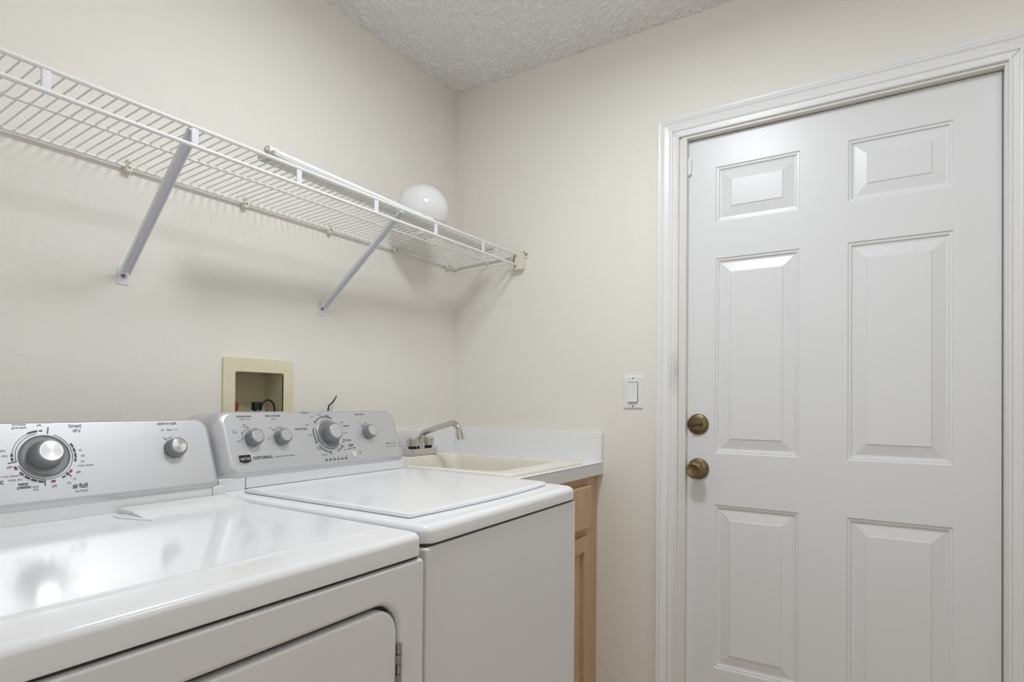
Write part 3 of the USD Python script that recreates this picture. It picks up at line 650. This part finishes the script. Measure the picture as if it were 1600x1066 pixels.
# ------------------------------------------------------------------ wire shelf
SL = -2.32
YF, ZU, ZL, YB, ZBK = -.317, 1.716, 1.676, -.012, 1.7035
sh = thing('wire_shelf', (-1.15, -.16, 1.7), 'long white wire shelf on two diagonal brackets high on the left wall', 'wire shelf')
obj('front_rail', cyl((SL, YF, ZU), (-.012, YF, ZU), .0046, 12), 'wire_white', sh)
obj('front_rail', cyl((SL, YF, ZL), (-.012, YF, ZL), .0046, 12), 'wire_white', sh)
obj('support_rail', cyl((SL, -.170, 1.7050), (-.004, -.170, 1.7050), .0034, 10), 'wire_white', sh)
obj('back_rail', cyl((SL, YB, ZBK-.004), (-.004, YB, ZBK-.004), .0046, 12), 'wire_white', sh)
x = -1.5157
xs = [-1.5157+.02140*k for k in range(-37, 71)]
for x in xs:
    if x > -.006: continue
    zf = ZU+.0035
    obj('deck_wire', tube([(x, YB-.003, ZBK+.002), (x, YF+.004, zf), ], .0018, 6), 'wire_white', sh)
for k in range(-2, 6):
    x = -1.549+.2602*k
    obj('lip_tie', rbox(x-.0075, x+.0075, YF-.0025, YF+.0025, ZL, ZU, .002, 8), 'bracket_white', sh)
for x in (-1.29-.583, -1.290, -.702):
    xt = x if x < -1 else x+.038
    pts0 = np.array([xt, YF+.010, ZU-.007]); pts1 = np.array([x+.008, -.006, 1.4465])
    d_ = (pts1-pts0); L = np.linalg.norm(d_); d_ /= L
    ex = np.array([1.0, 0, 0]); ex -= d_*(ex@d_); ex /= np.linalg.norm(ex); nz_ = np.cross(d_, ex)
    prf = Polygon([(-.011, 0), (.011, 0), (.011, .009), (.009, .009), (.009, .002), (-.009, .002), (-.009, .009), (-.011, .009)])
    m = moved(extrude(prf, L), frame_tf(pts0, ex, nz_, d_))
    br = obj('brace', m, 'bracket_white', sh, smooth=False)
    p = Polygon(rrect(x+.008-.0135, x+.008+.0135, 1.418, 1.463, [.001, .001, .008, .008], 5))
    m = extrude(p, .0025); v = np.array(m.vertices)
    obj('wall_plate', trimesh.Trimesh(np.stack([v[:, 0], -v[:, 2], v[:, 1]], 1), m.faces[:, ::-1], process=False), 'bracket_white', br, smooth=False)
    obj('screw', turned([(0, 0), (.0050, 0), (.0046, .0018), (.002, .0026), (0, .0026)], (x+.008, -.0024, 1.4385), (0, -1, 0), 16), 'screw_metal', br)
    obj('brace_hook', rbox(xt-.010, xt+.010, YF-.001, YF+.016, ZU-.011, ZU-.003, .003, 8), 'bracket_white', br)
for x in (-1.884, -1.581, -1.278, -.973, -.674, -.371, -.066):
    c_ = obj('wall_clip', cat_([rbox(x-.008, x+.008, -.018, -.0005, ZBK-.018, ZBK+.004, .003, 8), rbox(x-.005, x+.005, -.020, -.004, ZBK+.002, ZBK+.012, .003, 8)]), 'bracket_cream', sh)
    obj('clip_screw', turned([(0, 0), (.0032, 0), (.0026, .0014), (0, .0016)], (x, -.018, ZBK-.007), (0, -1, 0), 12), 'screw_metal', c_)
obj('deck_wire', tube([(-.0065, YB-.003, ZBK), (-.0065, YF+.004, ZU)], .0030, 8), 'wire_white', sh)
# end bracket on the back wall
eb = obj('end_bracket', cat_([rbox(-.0035, -.0002, -.356, -.330, 1.703, 1.731, .0015, 8), rbox(-.024, -.0002, -.342, -.305, 1.661, 1.728, .0025, 8), rbox(-.022, -.0002, -.298, -.288, 1.664, 1.728, .002, 8), rbox(-.026, -.0002, -.340, -.288, 1.658, 1.667, .0015, 8), rbox(-.022, -.0002, -.342, -.288, 1.722, 1.730, .0015, 8)]), 'bracket_cream', sh)
obj('bracket_slot', rbox(-.012, -.0002, -.306, -.297, 1.666, 1.723), 'dark_gap', eb, smooth=False)
obj('bracket_screw', turned([(0, 0), (.0045, 0), (.004, .0015), (0, .002)], (-.0034, -.3475, 1.717), (-1, 0, 0), 14), 'screw_metal', eb)

# ------------------------------------------------------------------ things on the shelf
gc = np.array([-.381, -.150, 1.8165]); GR = .0905
prof = []
for a in np.linspace(-66, 90, 40): prof.append((GR*math.cos(math.radians(a)), GR*math.sin(math.radians(a))))
zb_ = prof[0][1]
prof = [(0, zb_-.009), (.036, zb_-.009), (.040, zb_-.007), (.040, zb_-.001)] + prof
gm = moved(lathe(prof, 64), frame_tf(gc, (1, 0, 0), (0, 1, 0), (0, 0, 1)))
gl = thing('globe_lampshade', (gc[0], gc[1], 1.72), 'round opal white glass globe lampshade resting on the wire shelf', 'lampshade')
obj('globe', gm, 'opal_glass', gl, smooth=60)
lf = thing('fluorescent_fixture', (-.61, -.28, 1.72), 'slim white fluorescent strip light lying along the front of the wire shelf', 'light fixture')
FL, FWD = .985, .062
FA = math.atan2(.045, .985)
FTF = frame_tf((-1.102, -.289, 1.7235), (math.cos(FA), math.sin(FA), -.002), (-math.sin(FA), math.cos(FA), 0), (0, 0, 1))
def fx(m): return moved(m, FTF)
hw = FWD/2
chan = Polygon([(-hw, 0), (hw, 0), (hw, .007), (hw-.006, .011), (-hw+.006, .011), (-hw, .007)])
m = extrude(chan, FL-.02); v = np.array(m.vertices)
obj('diffuser', fx(trimesh.Trimesh(np.stack([.01+v[:, 2], v[:, 0], v[:, 1]], 1), m.faces, process=False)), 'acrylic', lf, smooth=False)
for x0, k in ((0, 0), (FL-.012, 1)):
    e_ = obj('end_cap', fx(rbox(x0, x0+.014, -hw-.001, hw+.001, -.0008, .0135, .003, 8)), 'fixture_end', lf)
    xa = x0-.0006 if k == 0 else x0+.013
    obj('slot', fx(rbox(xa, xa+.0016, -.004, .003, .002, .011)), 'black_plastic', e_, smooth=False)
yt, zt, tr = -.002, .0185, .0100
tb = obj('lamp_tube', fx(cyl((.014, yt, zt), (.62, yt, zt), tr, 24)), 'tube_glass', lf)
obj('tube_cap', fx(cyl((.002, yt, zt), (.030, yt, zt), tr+.0012, 24)), 'fixture_white', tb)
obj('tube_pin', fx(cyl((-.004, yt, zt), (.004, yt, zt), .0045, 12)), 'fixture_end', tb)
obj('tube_cap', fx(cyl((.610, yt, zt), (.634, yt, zt), tr+.0012, 24)), 'fixture_white', tb)

# ------------------------------------------------------------------ ceiling lamps (outside the picture)
for (lx_, ly_), lr_, li_, lc_ in LAMPS:
    first = ly_ > -1.5
    cl = thing('ceiling_lamp', (lx_, ly_, CEIL), 'round flush ceiling lamp above the front of the machines' if first else 'round flush ceiling lamp in the far half of the room, away from the machines', 'ceiling lamp')
    obj('canopy', turned([(0, 0), (lr_+.02, 0), (lr_+.02, .050), (lr_+.012, .060), (lr_+.002, .060), (lr_+.002, .048), (0, .048)], (lx_, ly_, CEIL-.002), (0, 0, -1)), 'trim_white', cl)
    dl_ = UsdLux.DiskLight.Define(stage, cl+'/bulb')
    dl_.CreateRadiusAttr(lr_); dl_.CreateIntensityAttr(li_); dl_.CreateColorAttr(Gf.Vec3f(*lc_))
    dl_.AddTranslateOp().Set(Gf.Vec3d(0, 0, -.058))
    if first:                                  # the frosted bowl hanging below the tray lights the ceiling and the tops of the walls
        bw = UsdLux.SphereLight.Define(stage, cl+'/bowl')
        bw.CreateRadiusAttr(.095); bw.CreateIntensityAttr(BOWL); bw.CreateColorAttr(Gf.Vec3f(*lc_))
        bw.AddTranslateOp().Set(Gf.Vec3d(0, 0, -.15))
